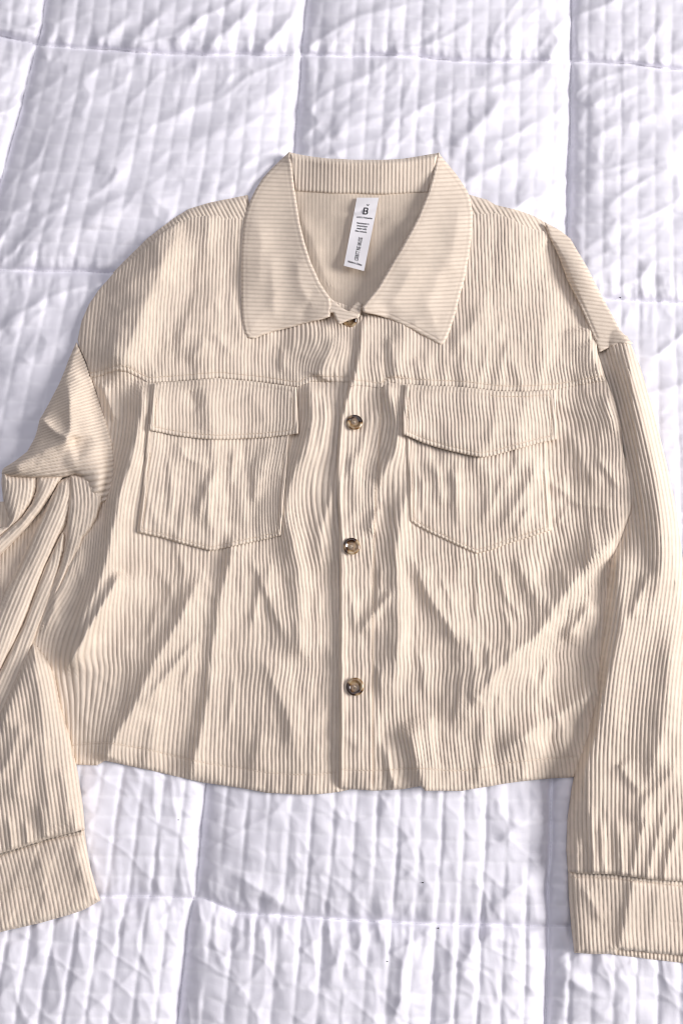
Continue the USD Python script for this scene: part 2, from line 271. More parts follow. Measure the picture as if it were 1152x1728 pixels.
FOLDS = [  # crest line from above to below, height in mm, width on its left and right, ends
    ([(312, 372), (285, 420), (255, 490), (225, 560), (205, 615), (205, 660)], 13, 50, 36, (0.2, 0.2)),
    ([(300, 430), (250, 458), (185, 500)], 2.5, 14, 16, (0.3, 0.2)), ([(270, 500), (220, 520), (165, 560)], 2.2, 14, 18, (0.3, 0.2)), ([(205, 540), (195, 580), (185, 620)], 2.0, 10, 14, (0.3, 0.3)),
    ([(385, 470), (335, 540), (285, 600)], 3.0, 22, 40, (0.3, 0.3)),
    ([(360, 560), (375, 580), (395, 600)], 2.0, 10, 10, (0.3, 0.3)), ([(355, 570), (335, 588), (315, 612)], 2.0, 10, 10, (0.3, 0.3)),
    ([(228, 630), (240, 680), (228, 740), (212, 800), (194, 870), (182, 930), (160, 1000), (130, 1060), (95, 1130)], 14, 20, 30, (0.1, 0.25)), ([(188, 745), (176, 850), (168, 915)], -6, 12, 7, (0.3, 0.3)),
    ([(170, 636), (180, 670), (196, 715)], 6, 9, 13, (0.3, 0.3)),
    ([(206, 960), (172, 1025), (140, 1080), (105, 1140)], 11, 11, 22, (0.12, 0.2)),
    ([(150, 890), (120, 960), (92, 1020), (70, 1080)], 5, 12, 16, (0.3, 0.2)),
    ([(400, 880), (386, 950), (369, 1020), (357, 1100), (348, 1190), (326, 1290), (318, 1330)], 8, 13, 46, (0.15, 0.1)),
    ([(350, 950), (312, 1030), (264, 1115), (228, 1190), (192, 1250), (176, 1290)], 9, 19, 28, (0.2, 0.05)),
    ([(348, 1060), (306, 1110), (264, 1165), (236, 1205)], 4.5, 10, 16, (0.3, 0.3)),
    ([(476, 860), (494, 920), (502, 990), (505, 1060), (507, 1125)], 6.5, 24, 22, (0.2, 0.15)),
    ([(420, 930), (455, 1010), (488, 1090)], 3.5, 10, 18, (0.3, 0.3)),
    ([(524, 640), (523, 715), (508, 765), (490, 812), (484, 860), (490, 930)], 7.5, 12, 30, (0.08, 0.3)),
    ([(572, 790), (553, 855), (543, 900), (542, 970)], 4.5, 15, 15, (0.3, 0.3)),
    ([(430, 1090), (462, 1150), (488, 1220), (500, 1290)], 3.5, 14, 22, (0.3, 0.3)),
    ([(575, 560), (556, 590), (536, 640)], 4.5, 16, 22, (0.3, 0.1)),
    ([(655, 560), (664, 600), (668, 645)], 4.5, 16, 22, (0.3, 0.15)),
    ([(652, 640), (664, 690), (670, 740), (656, 782), (639, 818), (628, 855)], 6.5, 15, 20, (0.1, 0.3)),
    ([(700, 810), (683, 850), (672, 900), (668, 950), (672, 1010), (673, 1070), (662, 1140), (648, 1210)], 6.0, 18, 16, (0.15, 0.3)),
    ([(604, 745), (598, 800), (600, 860)], 3.0, 12, 18, (0.3, 0.3)), ([(640, 850), (628, 880), (618, 905)], 3.5, 8, 10, (0.3, 0.3)),
    ([(692, 930), (724, 1000), (765, 1065), (785, 1105)], 5.5, 13, 22, (0.25, 0.25)),
    ([(668, 990), (632, 1036), (606, 1075)], 4.5, 10, 14, (0.3, 0.3)),
    ([(678, 1205), (698, 1265), (716, 1330), (720, 1350)], 9, 16, 40, (0.3, 0.02)),
    ([(650, 1240), (655, 1290), (668, 1335)], 3.5, 9, 11, (0.4, 0.1)),
    ([(830, 505), (790, 555), (760, 600)], 3.5, 18, 26, (0.3, 0.3)), ([(985, 545), (1000, 600), (1016, 645)], 6, 34, 9, (0.15, 0.2)),
    ([(926, 814), (945, 826), (958, 844)], 1.2, 6, 7, (0.3, 0.3)), ([(960, 850), (948, 872), (934, 892)], 1.5, 7, 7, (0.3, 0.3)),
    ([(1035, 905), (985, 960), (948, 1010), (905, 1068), (858, 1112), (800, 1185), (768, 1240)], 9, 30, 24, (0.12, 0.2)),
    ([(1020, 1150), (985, 1176), (930, 1212), (880, 1248), (825, 1275)], 6.5, 24, 24, (0.1, 0.3)),
    ([(1000, 1010), (975, 1050), (950, 1085)], 5, 12, 16, (0.3, 0.3)),
    ([(868, 930), (890, 985), (918, 1040)], 4, 14, 18, (0.3, 0.3)), ([(835, 950), (858, 1010), (880, 1050)], 3, 10, 14, (0.3, 0.3)),
    ([(790, 1060), (800, 1120), (795, 1180)], 3.0, 12, 18, (0.3, 0.3)), ([(1010, 660), (1030, 700), (1040, 740)], 3, 16, 12, (0.3, 0.3)), ([(960, 720), (985, 780), (1010, 830)], 3, 16, 20, (0.3, 0.3)),
    ([(920, 402), (955, 480), (990, 555), (1003, 585)], -4, 36, 14, (0.1, 0.1)), ([(1003, 600), (1034, 680), (1054, 780), (1066, 835), (1048, 888), (1018, 935), (980, 985)], 8, 44, 16, (0.15, 0.2)),
    ([(556, 930), (556, 1100), (552, 1345)], -1.5, 34, 24, (0.2, 0.02)),
    ([(820, 1180), (812, 1260), (808, 1330)], 3.0, 12, 16, (0.3, 0.1)), ([(890, 1230), (884, 1280), (880, 1320)], 2.5, 12, 16, (0.3, 0.1)), ([(440, 1230), (430, 1290), (425, 1340)], 2.5, 14, 18, (0.3, 0.1)), ([(262, 1200), (252, 1260), (246, 1305)], 2.5, 12, 16, (0.3, 0.1)),
]
for pts in [[(300, 960), (285, 1010), (262, 1060)], [(330, 1080), (318, 1130), (300, 1180)], [(440, 960), (432, 1020), (420, 1080)], [(540, 980), (536, 1050), (540, 1120)], [(600, 760), (592, 785), (584, 806)], [(628, 690), (612, 740), (606, 785)], [(652, 770), (640, 800), (634, 820)],
            [(590, 980), (596, 1030), (606, 1080)], [(645, 940), (640, 990), (630, 1025)], [(700, 1080), (712, 1130), (716, 1185)], [(740, 955), (756, 1000), (772, 1045)], [(800, 945), (806, 1000), (802, 1060)], [(840, 1010), (856, 1050), (866, 1095)], [(780, 1120), (775, 1180), (764, 1240)],
            [(930, 1100), (915, 1150), (903, 1195)], [(1000, 760), (1026, 800), (1050, 832)], [(955, 848), (1000, 856), (1052, 852)], [(455, 930), (452, 980), (446, 1020)], [(530, 700), (522, 750), (512, 790)], [(548, 660), (545, 720), (535, 770)], [(668, 660), (690, 700), (692, 740)], [(270, 1010), (255, 1060), (240, 1090)],
            [(395, 1120), (392, 1180), (380, 1240)], [(720, 1200), (728, 1250), (732, 1300)], [(850, 1150), (840, 1200), (834, 1240)], [(620, 1100), (640, 1140), (644, 1190)], [(330, 480), (318, 540), (300, 590)], [(860, 560), (850, 600), (846, 640)], [(700, 600), (708, 625), (706, 645)], [(470, 575), (478, 605), (474, 635)]]:
    FOLDS.append((pts, 1.9, 7, 11, (0.35, 0.35)))
for pts, a, wl, wr, tp in FOLDS: fold(F, pts, a, wl, wr, tp, p=1.45, warp=0.7)
F *= 1.32
F += 4.5 * fbm2(CU + wu2 * 0.5, CV, 30, 170, 3, 90) + 3.0 * fbm2(CU, CV, 70, 70, 3, 91)
def creases(ang, su, sv, seed, k=9.0):
    c, t = math.cos(ang), math.sin(ang); x, y = CU + wu2 * 0.6, CV + wv2 * 0.6
    n = fbm2(x * c + y * t, -x * t + y * c, su, sv, 2, seed) * 2
    return np.exp(-np.abs(n) * k) * np.clip(fbm2(CU, CV, 120, 120, 2, seed + 1) * 4 + 0.3, 0, 1)
F += gaussian_filter(2.6 * creases(1.30, 90, 40, 140, 3.5) + 2.4 * creases(1.85, 90, 40, 142, 3.5) + 1.6 * creases(0.6, 70, 40, 144, 3.5), 1.6)
ZB = S + 3.0 + PUFF + F
ZB_S = gaussian_filter(ZB, 4)

# --- wales
PITCH = 6.15 / scale_at(680.0)                 # metres from wale to wale
WAVE_BUMPS = [  # centre, radii, sideways shift, lean
    ((505, 835), (60, 95), -26, 0.0), ((640, 830), (38, 90), -14, 0.0), ((655, 715), (36, 60), 10, 0.0), ((225, 1200), (90, 90), 0, -0.16), ((85, 1000), (65, 140), 0, -0.55), ((860, 1130), (110, 110), 0, -0.20),
    ((1010, 690), (60, 90), 0, 0.22), ((210, 800), (70, 120), 0, -0.16), ((690, 1270), (40, 70), 10, 0.15), ((480, 1060), (60, 80), 8, 0.06), ((540, 600), (40, 50), 0, -0.45), ((970, 1040), (70, 90), 0, -0.25)]
def body_phase(u, v):
    w = np.zeros_like(u)
    for (a, b), (ra, rb), sh, lean in WAVE_BUMPS:
        g = np.exp(-((u - a) / ra) ** 2 - ((v - b) / rb) ** 2)
        w += g * (sh + lean * (v - b))
    return ((u - w - sample(ARC, u, v)) - 590) / (PITCH * scale_at(v)) + fbm2(u, v, 140, 260, 2, 95) * 1.2 + fbm2(u, v, 16, 50, 2, 98) * 0.14
gx = np.gradient(gaussian_filter(ZB, 1.5), axis=1) / ST * 1.5      # slope along u (1.5 px per mm)
arc = np.cumsum(np.sqrt(1 + gx ** 2) - 1, axis=1) * ST
ARC = -(arc - gaussian_filter(arc, (6, 26)))
ARC = 0.65 * gaussian_filter(ARC, (4, 1.5))
def axis_phase(axis, spread=1.0):
    def f(u, v):
        sg, d, t = side_dist(axis, u, v, extend=400)
        return sg / (PITCH * scale_at(v) * spread) + fbm2(u, v, 90, 90, 2, 96) * 0.8
    return f
def dir_phase(deg, pitch=6.3, wob=1.0):       # wales along the direction deg, measured on the photograph from +u towards +v
    c, s = math.cos(math.radians(deg)), math.sin(math.radians(deg))
    return lambda u, v: (-u * s + v * c) / pitch + fbm2(u, v, 110, 110, 2, 97) * wob

def rib(phase):
    return np.abs(np.cos(np.pi * phase)) ** 0.75

def panel_mesh(poly, Z, phase, amp=1.22, du=1.25, dv=2.6, te=2.6, r=6.0, curve=True, jitter=0.8, seam=()):
    """A cloth piece: the area within poly at the heights Z, its rim rolled down by te mm over r px, its ribs raised by amp mm."""
    poly = np.array(poly, float)
    if jitter:
        ring = np.array(LineString(np.vstack([poly, poly[:1]])).segmentize(6).coords)[:-1]
        ring = ring + np.stack([fbm2(ring[:, 0], ring[:, 1], 24, 24, 2, 11), fbm2(ring[:, 0], ring[:, 1], 24, 24, 2, 12)], -1) * 2 * jitter
        poly = ring
    pg = Polygon(poly).buffer(0)
    if pg.geom_type != 'Polygon': pg = max(pg.geoms, key=lambda g: g.area)
    x0, y0, x1, y1 = pg.bounds
    gu, gv = np.arange(x0 - du, x1 + 2 * du, du), np.arange(y0 - dv, y1 + 2 * dv, dv)
    Ug, Vg = np.meshgrid(gu, gv); shapely.prepare(pg)
    ins = shapely.contains_xy(pg, Ug, Vg)
    n, m = Ug.shape
    keep = (ins[:-1, :-1].astype(int) + ins[1:, :-1] + ins[:-1, 1:] + ins[1:, 1:]) > 0
    idx = np.arange(n * m).reshape(n, m)
    quads = np.stack([idx[:-1, :-1], idx[1:, :-1], idx[1:, 1:], idx[:-1, 1:]], -1)[keep]
    used, inv = np.unique(quads, return_inverse=True); quads = inv.reshape(-1, 4)
    u, v, ok = Ug.ravel()[used], Vg.ravel()[used], ins.ravel()[used]
    rim = pg.exterior; shapely.prepare(rim)
    pts = shapely.points(u, v)
    out = ~ok
    snap = shapely.line_interpolate_point(rim, shapely.line_locate_point(rim, pts[out]))
    u[out], v[out] = shapely.get_x(snap), shapely.get_y(snap)
    d = np.full(len(u), 1e3); near = np.ones(len(u), bool); near[out] = False
    d[near] = shapely.distance(rim, pts[near]); d[out] = 0
    z = sample(Z, u, v, 3)
    k = np.clip(1 - d / r, 0, 1)
    z -= te * (1 - np.sqrt(np.clip(1 - k ** 2, 0, 1)))
    rb = rib(phase(u, v)); rb = rb * (1 + 0.28 * fbm2(u, v, 5, 7, 2, 150) + 0.3 * fbm2(u, v, 45, 45, 2, 151))
    for line, half, depth in seam:                      # stitched lines press the pile down
        ld = shapely.distance(LineString(line), shapely.points(u, v))
        g = np.exp(-(ld / half) ** 2); z -= depth * g; rb = rb * (1 - 0.35 * g)
    z += amp * (rb - 0.6)
    z = np.maximum(z, sample(Q, u, v) + 0.8 + 0.5 * rb)
    return P(u, v, z), quads, rb
def panel(parent, name, *a, mat=None, label=None, **k):
    v, f, rb = panel_mesh(*a, **k)
    return obj(name, (v, f), mat or M_CORD, parent, smooth=True, attr={'wale': rb}, label=label)
def panels(parent, name, layers, mat=None, label=None):      # one part of several overlapping folds of the same cloth
    V, Fq, R, n = [], [], [], 0
    for a, k in layers:
        v, f, rb = panel_mesh(*a, **k); V.append(v); Fq.append(f + n); R.append(rb); n += len(v)
    return obj(name, (np.vstack(V), np.vstack(Fq)), mat or M_CORD, parent, smooth=True, attr={'wale': np.concatenate(R)}, label=label)

jacket = thing('jacket', 'cropped beige corduroy button jacket laid flat, front up, on the white comforter', 'jacket')

# --- inside of the back, seen in the neck opening
ZI = gaussian_filter(S, 6) + 5.0 + 2.2 * fbm2(CU, CV, 40, 60, 3, 101)
fold(ZI, [(500, 340), (530, 420), (560, 500)], 3, 16, 16); fold(ZI, [(720, 330), (680, 400), (640, 470)], 3, 16, 16)
fold(ZI, [(545, 480), (580, 486), (620, 482)], 1.6, 8, 8); fold(ZI, [(585, 350), (575, 400), (560, 450)], 1.5, 12, 12); fold(ZI, [(640, 370), (690, 366), (720, 356)], 1.5, 8, 8)
panel(jacket, 'back_lining', [(480, 300), (745, 300), (745, 380), (680, 480), (620, 560), (560, 560), (500, 460)], ZI, lambda u, v: (u - 590) / 6.2, amp=0.22, mat=M_LINE, label='smooth inside of the jacket back seen through the neck')

# --- back yoke coming over the shoulders
ZY = S + 3.0 + PUFF + 0.35 * F
SHOULDER_L = [(420, 362), (370, 363), (335, 364), (318, 365), (300, 374), (270, 396), (245, 416), (222, 436), (205, 452)]
panel(jacket, 'back_yoke', LEFT_EDGE[:8] + [(u + 5, v + 13) for u, v in SHOULDER_L[::-1]], ZY + 0.6, dir_phase(62, 6.6), te=8, r=10, du=1.4, dv=1.8, label='back yoke turning over the shoulder left of the collar')
SHOULDER_R = [(926, 399), (891, 383), (860, 367), (837, 358), (804, 360), (790, 362)]
panel(jacket, 'back_yoke', [(785, 326), (792, 328), (821, 336), (835, 345), (873, 354), (900, 364), (922, 376), (930, 388)] + [(u - 4, v + 14) for u, v in SHOULDER_R], ZY + 0.6, dir_phase(60, 6.4), te=7, r=9, du=1.4, dv=1.8, label='back yoke turning over the shoulder right of the collar')

# --- fronts below the yoke seam
SEAM_L = [(150, 638), (158, 637), (176, 632), (194, 626), (215, 628), (250, 645), (275, 644), (305, 642), (368, 637), (400, 640), (440, 644), (501, 653), (510, 650), (524, 643), (588, 645)]
SEAM_R = [(588, 645), (600, 650), (623, 652), (640, 655), (658, 645), (682, 647), (730, 650), (779, 652), (839, 659), (880, 660), (939, 656), (980, 649), (1023, 642)]
FRONT_EDGE = [(611, 538), (606, 570), (601, 605), (596, 630), (588, 652), (581, 675), (574, 705), (570, 740), (568, 774), (569, 843), (572, 900), (573, 960), (572, 1100), (572, 1200), (572, 1331)]
lowL = [(140, 632)] + [(u, v - 4) for u, v in SEAM_L[1:]] + [(640, 648), (640, 1330), (571, 1337)]
hem = OUT_L[::-1][0:10]
front_left = [(u, v - 5) for u, v in SEAM_L] + [(625, 645), (622, 1325), (571, 1337), (519, 1342), (449, 1338), (399, 1329), (347, 1322), (243, 1298), (177, 1284), (163, 1292), (129, 1291), (100, 1285), (40, 1200), (10, 1090), (40, 1010), (80, 920), (120, 830), (150, 760), (166, 690), (160, 655)]
HEM_L = [(u, v - 34) for u, v in [(120, 1292), (177, 1288), (243, 1298), (347, 1322), (399, 1329), (449, 1338), (519, 1342), (571, 1337)]]
panel(jacket, 'front_panel', front_left, ZB - 1.2, body_phase, te=2.2, seam=[(HEM_L, 1.6, 0.35)], label='front panel with the buttonless edge, left half of the jacket')
front_right = FRONT_EDGE[4:] + [(630, 1335), (680, 1332), (710, 1327), (717, 1335), (779, 1335), (856, 1322), (919, 1315), (967, 1312), (1010, 1300), (1030, 1200), (1040, 1100), (1045, 1000), (1052, 950), (1040, 926), (1056, 887), (1068, 860), (1071, 835), (1068, 805), (1060, 785), (1051, 763), (1048, 720), (1038, 680), (1023, 640)] + [(u, v - 5) for u, v in SEAM_R[::-1][1:-1]]
LIFT = np.zeros_like(Q); fold(LIFT, FRONT_EDGE, 3.4, 10, 14, (0.02, 0.02), p=1.3, warp=0); fold(LIFT, [(u + 5, v) for u, v in FRONT_EDGE], 1.6, 6, 6, (0.02, 0.02), warp=0)
bandp = np.clip((CU - poly_at(FRONT_EDGE, CV[:, 0], 1)[:, None]) / 4, 0, 1) * np.clip((poly_at([(648, 560), (642, 700), (634, 840), (630, 960), (629, 1200), (629, 1340)], CV[:, 0], 1)[:, None] - CU) / 5 + 0.5, 0, 1) * np.clip((CV - 560) / 60, 0, 1)
LIFT += 1.5 * bandp
HEM_R = [(u, v - 34) for u, v in [(573, 1333), (630, 1335), (700, 1331), (779, 1335), (856, 1322), (919, 1315), (975, 1310)]]
PLACKET = [(648, 560), (642, 700), (634, 840), (630, 960), (629, 1200), (629, 1330)]
panel(jacket, 'front_panel', front_right, ZB + 0.6 + LIFT, body_phase, te=2.6, r=4, seam=[(HEM_R, 1.6, 0.35), (PLACKET, 2.2, 0.9)], label='front panel carrying the buttons, right half of the jacket')

# --- front yokes, stitched over the fronts
yoke_left = [(418, 362), (370, 363), (335, 364), (318, 366), (300, 374), (270, 396), (245, 416), (222, 436), (190, 462), (165, 491), (150, 513), (138, 541), (131, 573), (134, 586), (146, 612), (153, 637)] + SEAM_L[1:] + [(622, 646), (640, 560), (600, 520), (540, 500), (480, 440), (440, 380)]
st = lambda line, o: [(u, v + o) for u, v in line]
panel(jacket, 'front_yoke', yoke_left, ZB + 0.7, body_phase, te=1.5, r=5, seam=[(st(SEAM_L, -9), 1.6, 0.5)], label='front yoke over the flatter pocket')
yoke_right = FRONT_EDGE[:5] + SEAM_R[1:] + [(1008, 595), (1004, 560), (985, 490), (958, 420), (938, 394), (891, 384), (860, 368), (837, 359), (804, 361), (785, 365), (740, 420), (690, 480), (640, 520), (620, 528)]
ZYR = ZB.copy(); panel(jacket, 'front_yoke', yoke_right, ZB + 2.0 + LIFT, body_phase, te=1.1, r=5, seam=[(st(SEAM_R, -9), 1.6, 0.5)], label='front yoke over the pointed pocket flap')

pocket_phase = lambda u, v: body_phase(u + 3.5 + (v - 820) * 0.012, v)
flap_phase = lambda u, v: body_phase(u + 1.7 - (v - 700) * 0.02, v)
# --- pockets and flaps
ZP = ZB + 3.4
for pts, a, wl, wr in [([(372, 772), (348, 830), (330, 890)], 4.5, 9, 16), ([(300, 742), (316, 772), (358, 786)], 3.0, 9, 9), ([(415, 770), (408, 830), (412, 900)], 2.5, 12, 16), ([(460, 740), (440, 800), (425, 860)], 2.5, 10, 14),
                       ([(914, 770), (876, 845), (835, 905)], 5, 13, 20), ([(822, 775), (826, 830), (812, 895)], 3.5, 10, 14), ([(728, 768), (740, 810), (744, 860)], 3.5, 9, 12), ([(770, 780), (775, 840), (770, 900)], 2.0, 10, 14), ([(880, 760), (862, 800), (850, 840)], 2.5, 9, 12)]:
    fold(ZP, pts, a, wl, wr, (0.3, 0.3), warp=0.6)
for pts in [[(760, 785), (770, 820), (764, 865)], [(850, 795), (838, 840), (822, 875)], [(702, 785), (712, 830), (712, 875)], [(895, 850), (880, 880), (868, 905)], [(280, 755), (290, 820), (285, 885)], [(440, 760), (430, 800), (432, 855)], [(345, 800), (353, 850), (350, 905)], [(395, 745), (392, 790), (384, 830)]]: fold(ZP, pts, 2.6, 7, 10, (0.3, 0.3), warp=0.6)
POCK_L = [(250, 715), (243, 800), (237, 860), (231, 899), (250, 903), (270, 907), (310, 919), (354, 930), (366, 928), (400, 920), (440, 912), (474, 904), (479, 840), (485, 775), (489, 715)]
POCK_R = [(684, 715), (688, 800), (690, 850), (692, 880), (705, 889), (730, 902), (780, 925), (803, 935), (830, 928), (860, 917), (895, 906), (931, 894), (927, 850), (923, 800), (922, 715)]
inset = lambda poly, d: list(Polygon(poly).buffer(-d, join_style=2).exterior.coords)
panel(jacket, 'pocket', POCK_L, ZP, pocket_phase, te=3.2, r=4, seam=[(inset(POCK_L, 7), 1.4, 0.5)], label='patch pocket with a shallow point under the flat flap')
panel(jacket, 'pocket', POCK_R, ZP, pocket_phase, te=3.2, r=4, seam=[(inset(POCK_R, 7), 1.4, 0.5)], label='patch pocket with a deep point under the pointed flap')
ZF = gaussian_filter(ZB, 3) + 5.4
for pts, a, wl, wr in [([(345, 650), (352, 690), (350, 730)], 3.0, 22, 18), ([(420, 660), (440, 690), (450, 720)], 1.5, 14, 16), ([(318, 655), (330, 680), (338, 690)], -2, 12, 12), ([(716, 655), (708, 700), (700, 740)], 2.0, 9, 12), ([(838, 660), (834, 700), (826, 760)], 2.4, 9, 20), ([(885, 665), (880, 700), (870, 740)], 2.0, 12, 14)]:
    fold(ZF, pts, a, wl, wr, (0.2, 0.2), warp=0.5)
FLAP_L = [(259, 647), (275, 644), (305, 643), (368, 638), (400, 641), (440, 645), (500, 653), (502, 690), (503, 731), (480, 735), (440, 739), (400, 741), (370, 742), (345, 741), (310, 737), (285, 733), (252, 726), (255, 690)]
FLAP_R = [(683, 648), (730, 651), (779, 653), (839, 660), (880, 661), (937, 657), (938, 700), (939, 741), (905, 749), (870, 758), (835, 768), (813, 772), (790, 768), (752, 759), (715, 748), (680, 733), (679, 710), (681, 680)]
panel(jacket, 'pocket_flap', FLAP_L, ZF + 2.0 * np.clip((CV - 660) / 80, 0, 1), flap_phase, te=2.2, r=3.5, seam=[(inset(FLAP_L, 8), 1.4, 0.5)], label='pocket flap with an almost straight lower edge')
panel(jacket, 'pocket_flap', FLAP_R, ZF + 0.6 + 3.6 * np.clip((CV - 660) / 80, 0, 1), flap_phase, te=2.2, r=3.5, seam=[(inset(FLAP_R, 8), 1.4, 0.5)], label='pocket flap with a clear point')

# --- the sleeve on the photograph's right
SR = [(1000, 572), (1024, 566), (1042, 562), (1058, 566), (1080, 618), (1098, 680), (1118, 755), (1138, 845), (1150, 930), (1156, 1000), (1165, 1100), (1178, 1250), (1186, 1380), (1186, 1490), (1110, 1486), (1030, 1476), (958, 1474), (955, 1435), (957, 1383), (964, 1330), (974, 1282), (992, 1234), (1000, 1182), (1008, 1130), (1012, 1070), (1020, 990), (1026, 940), (1032, 915), (1020, 860), (1020, 780), (1018, 700), (1008, 640)]
mR = inside(SR) | inside([(918, 374), (962, 402), (1020, 508), (1068, 580), (1040, 620), (1000, 590), (926, 398)]) | inside([(958, 1460), (1190, 1470), (1190, 1600), (965, 1600)]); dR = edt(mR)
ZR = S + 3.0 + 17.0 * np.sqrt(np.clip(1 - np.clip(1 - dR / 48.0, 0, 1) ** 2, 0, 1))
ramp = np.clip((CV - 860) / 90.0, 0, 1)                    # its inner edge comes out from under the front below v = 900
innerdrop = 17.0 * (1 - ramp) * np.clip(1 - (CU - (1030 + 0.10 * (CV - 700))) / 40.0, 0, 1)
FR = np.zeros_like(Q)
for pts, a, wl, wr, tp in [
    ([(1050, 590), (1082, 700), (1104, 800), (1114, 880), (1116, 950), (1106, 1000), (1090, 1060), (1078, 1100)], 9, 22, 34, (0.1, 0.25)),
    ([(1012, 600), (1030, 680), (1052, 740)], 3, 10, 14, (0.2, 0.3)),
    ([(1040, 915), (1044, 1000), (1048, 1060), (1030, 1130), (1002, 1220), (990, 1300), (992, 1400)], 8, 22, 34, (0.1, 0.15)),
    ([(1100, 960), (1078, 1010), (1064, 1050)], 5, 10, 14, (0.3, 0.3)),
    ([(1136, 1060), (1124, 1150), (1120, 1220), (1104, 1290), (1086, 1340)], 8, 30, 24, (0.2, 0.25)),
    ([(1042, 1285), (1062, 1315), (1088, 1342)], 4, 12, 18, (0.2, 0.2)), ([(1150, 1280), (1120, 1320), (1092, 1350), (1070, 1400)], 5, 18, 18, (0.2, 0.2)),
    ([(994, 1340), (1000, 1420), (1004, 1475)], 3.2, 9, 8, (0.4, 0.02)), ([(1014, 1370), (1018, 1430), (1021, 1478)], 3, 7, 6, (0.4, 0.02)), ([(1040, 1370), (1048, 1430), (1050, 1480)], 3, 8, 8, (0.4, 0.02)),
    ([(1100, 1350), (1078, 1420), (1064, 1482)], 3.2, 8, 9, (0.4, 0.02)), ([(1140, 1330), (1110, 1410), (1090, 1486)], 3.2, 8, 9, (0.4, 0.02)), ([(1158, 1370), (1132, 1430), (1118, 1488)], 3.2, 8, 8, (0.4, 0.02)), ([(975, 1400), (974, 1440), (973, 1476)], 4, 8, 8, (0.4, 0.02)),
    ([(1140, 870), (1148, 960), (1150, 1050)], 4, 12, 20, (0.3, 0.3))]:
    fold(FR, pts, a, wl, wr, tp, p=1.45, warp=0.6)
FR += 2.5 * fbm2(CU, CV, 26, 110, 3, 110) + 1.5 * fbm2(CU, CV, 60, 60, 2, 111)
FR *= np.clip(dR / 16, 0, 1)
ZR = ZR + FR - innerdrop
AX_R = [(1030, 590), (1060, 700), (1085, 820), (1098, 930), (1085, 1050), (1070, 1150), (1062, 1250), (1062, 1350), (1064, 1480)]
# shoulder of the back, rolled over the edge above that sleeve
STRIP_R = [(918, 374), (945, 388), (962, 402), (990, 450), (1020, 508), (1046, 556), (1068, 580), (1042, 580), (1011, 594), (1003, 572), (985, 530), (972, 502), (958, 474), (945, 440), (932, 410), (926, 398)]
mS = inside(STRIP_R) | inside([(1000, 572), (1058, 566), (1085, 640), (1018, 660)]); dS = edt(mS)
ZS = S + 9.0 + 12.0 * np.sqrt(np.clip(1 - np.clip(1 - dS / 20.0, 0, 1) ** 2, 0, 1)) * np.clip((CV - 380) / 80, 0.25, 1)
wS = np.clip((CV - 430) / 90.0, 0, 1); ZS = ZS * (1 - wS) + (np.maximum(ZR, S + 6) + 1.2) * wS
AX_S = [(900, 520), (945, 505), (990, 490), (1060, 470)]
panels(jacket, 'sleeve', [((STRIP_R, ZS, dir_phase(5, 6.6)), dict(te=2, r=5, du=2.0, dv=1.25, amp=0.7, seam=[([(934, 408), (949, 438), (962, 472), (976, 500), (989, 528), (1007, 570)], 2.0, 0.8)])),
                          ((SR, ZR, axis_phase(AX_R)), dict(te=6, r=8, du=1.3, dv=2.4))], label='smooth full sleeve on the right')
CUFF_R = [(958, 1471), (975, 1470), (1030, 1473), (1090, 1478), (1151, 1485), (1190, 1489), (1190, 1622), (1150, 1614), (1095, 1609), (1043, 1603), (1040, 1610), (1005, 1611), (969, 1609), (966, 1590), (962, 1550), (959, 1510)]
CUFF_R2 = [(1000, 1560), (1190, 1580), (1192, 1632), (1152, 1626), (1095, 1619), (1030, 1611)]
mC = inside(CUFF_R); dC = edt(mC)
ZC = S + 5 + 8 * np.sqrt(np.clip(1 - np.clip(1 - dC / 22.0, 0, 1) ** 2, 0, 1)) + 2.0 * fbm2(CU, CV, 30, 90, 3, 115)
fold(ZC, [(1068, 1480), (1056, 1540), (1044, 1605)], 4, 10, 22, (0.1, 0.02)); fold(ZC, [(985, 1490), (1000, 1530), (1015, 1560)], 2.5, 10, 14); fold(ZC, [(1110, 1490), (1104, 1540), (1100, 1600)], 2, 14, 14)
panels(jacket, 'cuff', [((CUFF_R2, S + 3, dir_phase(89, 6.6)), dict(te=3)), ((CUFF_R, ZC, dir_phase(87, 6.8)), dict(te=4, r=5, amp=0.85, seam=[([(958, 1481), (1030, 1483), (1190, 1500)], 1.5, 0.5), ([(1130, 1556), (1190, 1562)], 1.3, 0.5)]))], label='cuff of the right sleeve, its lower layer showing')

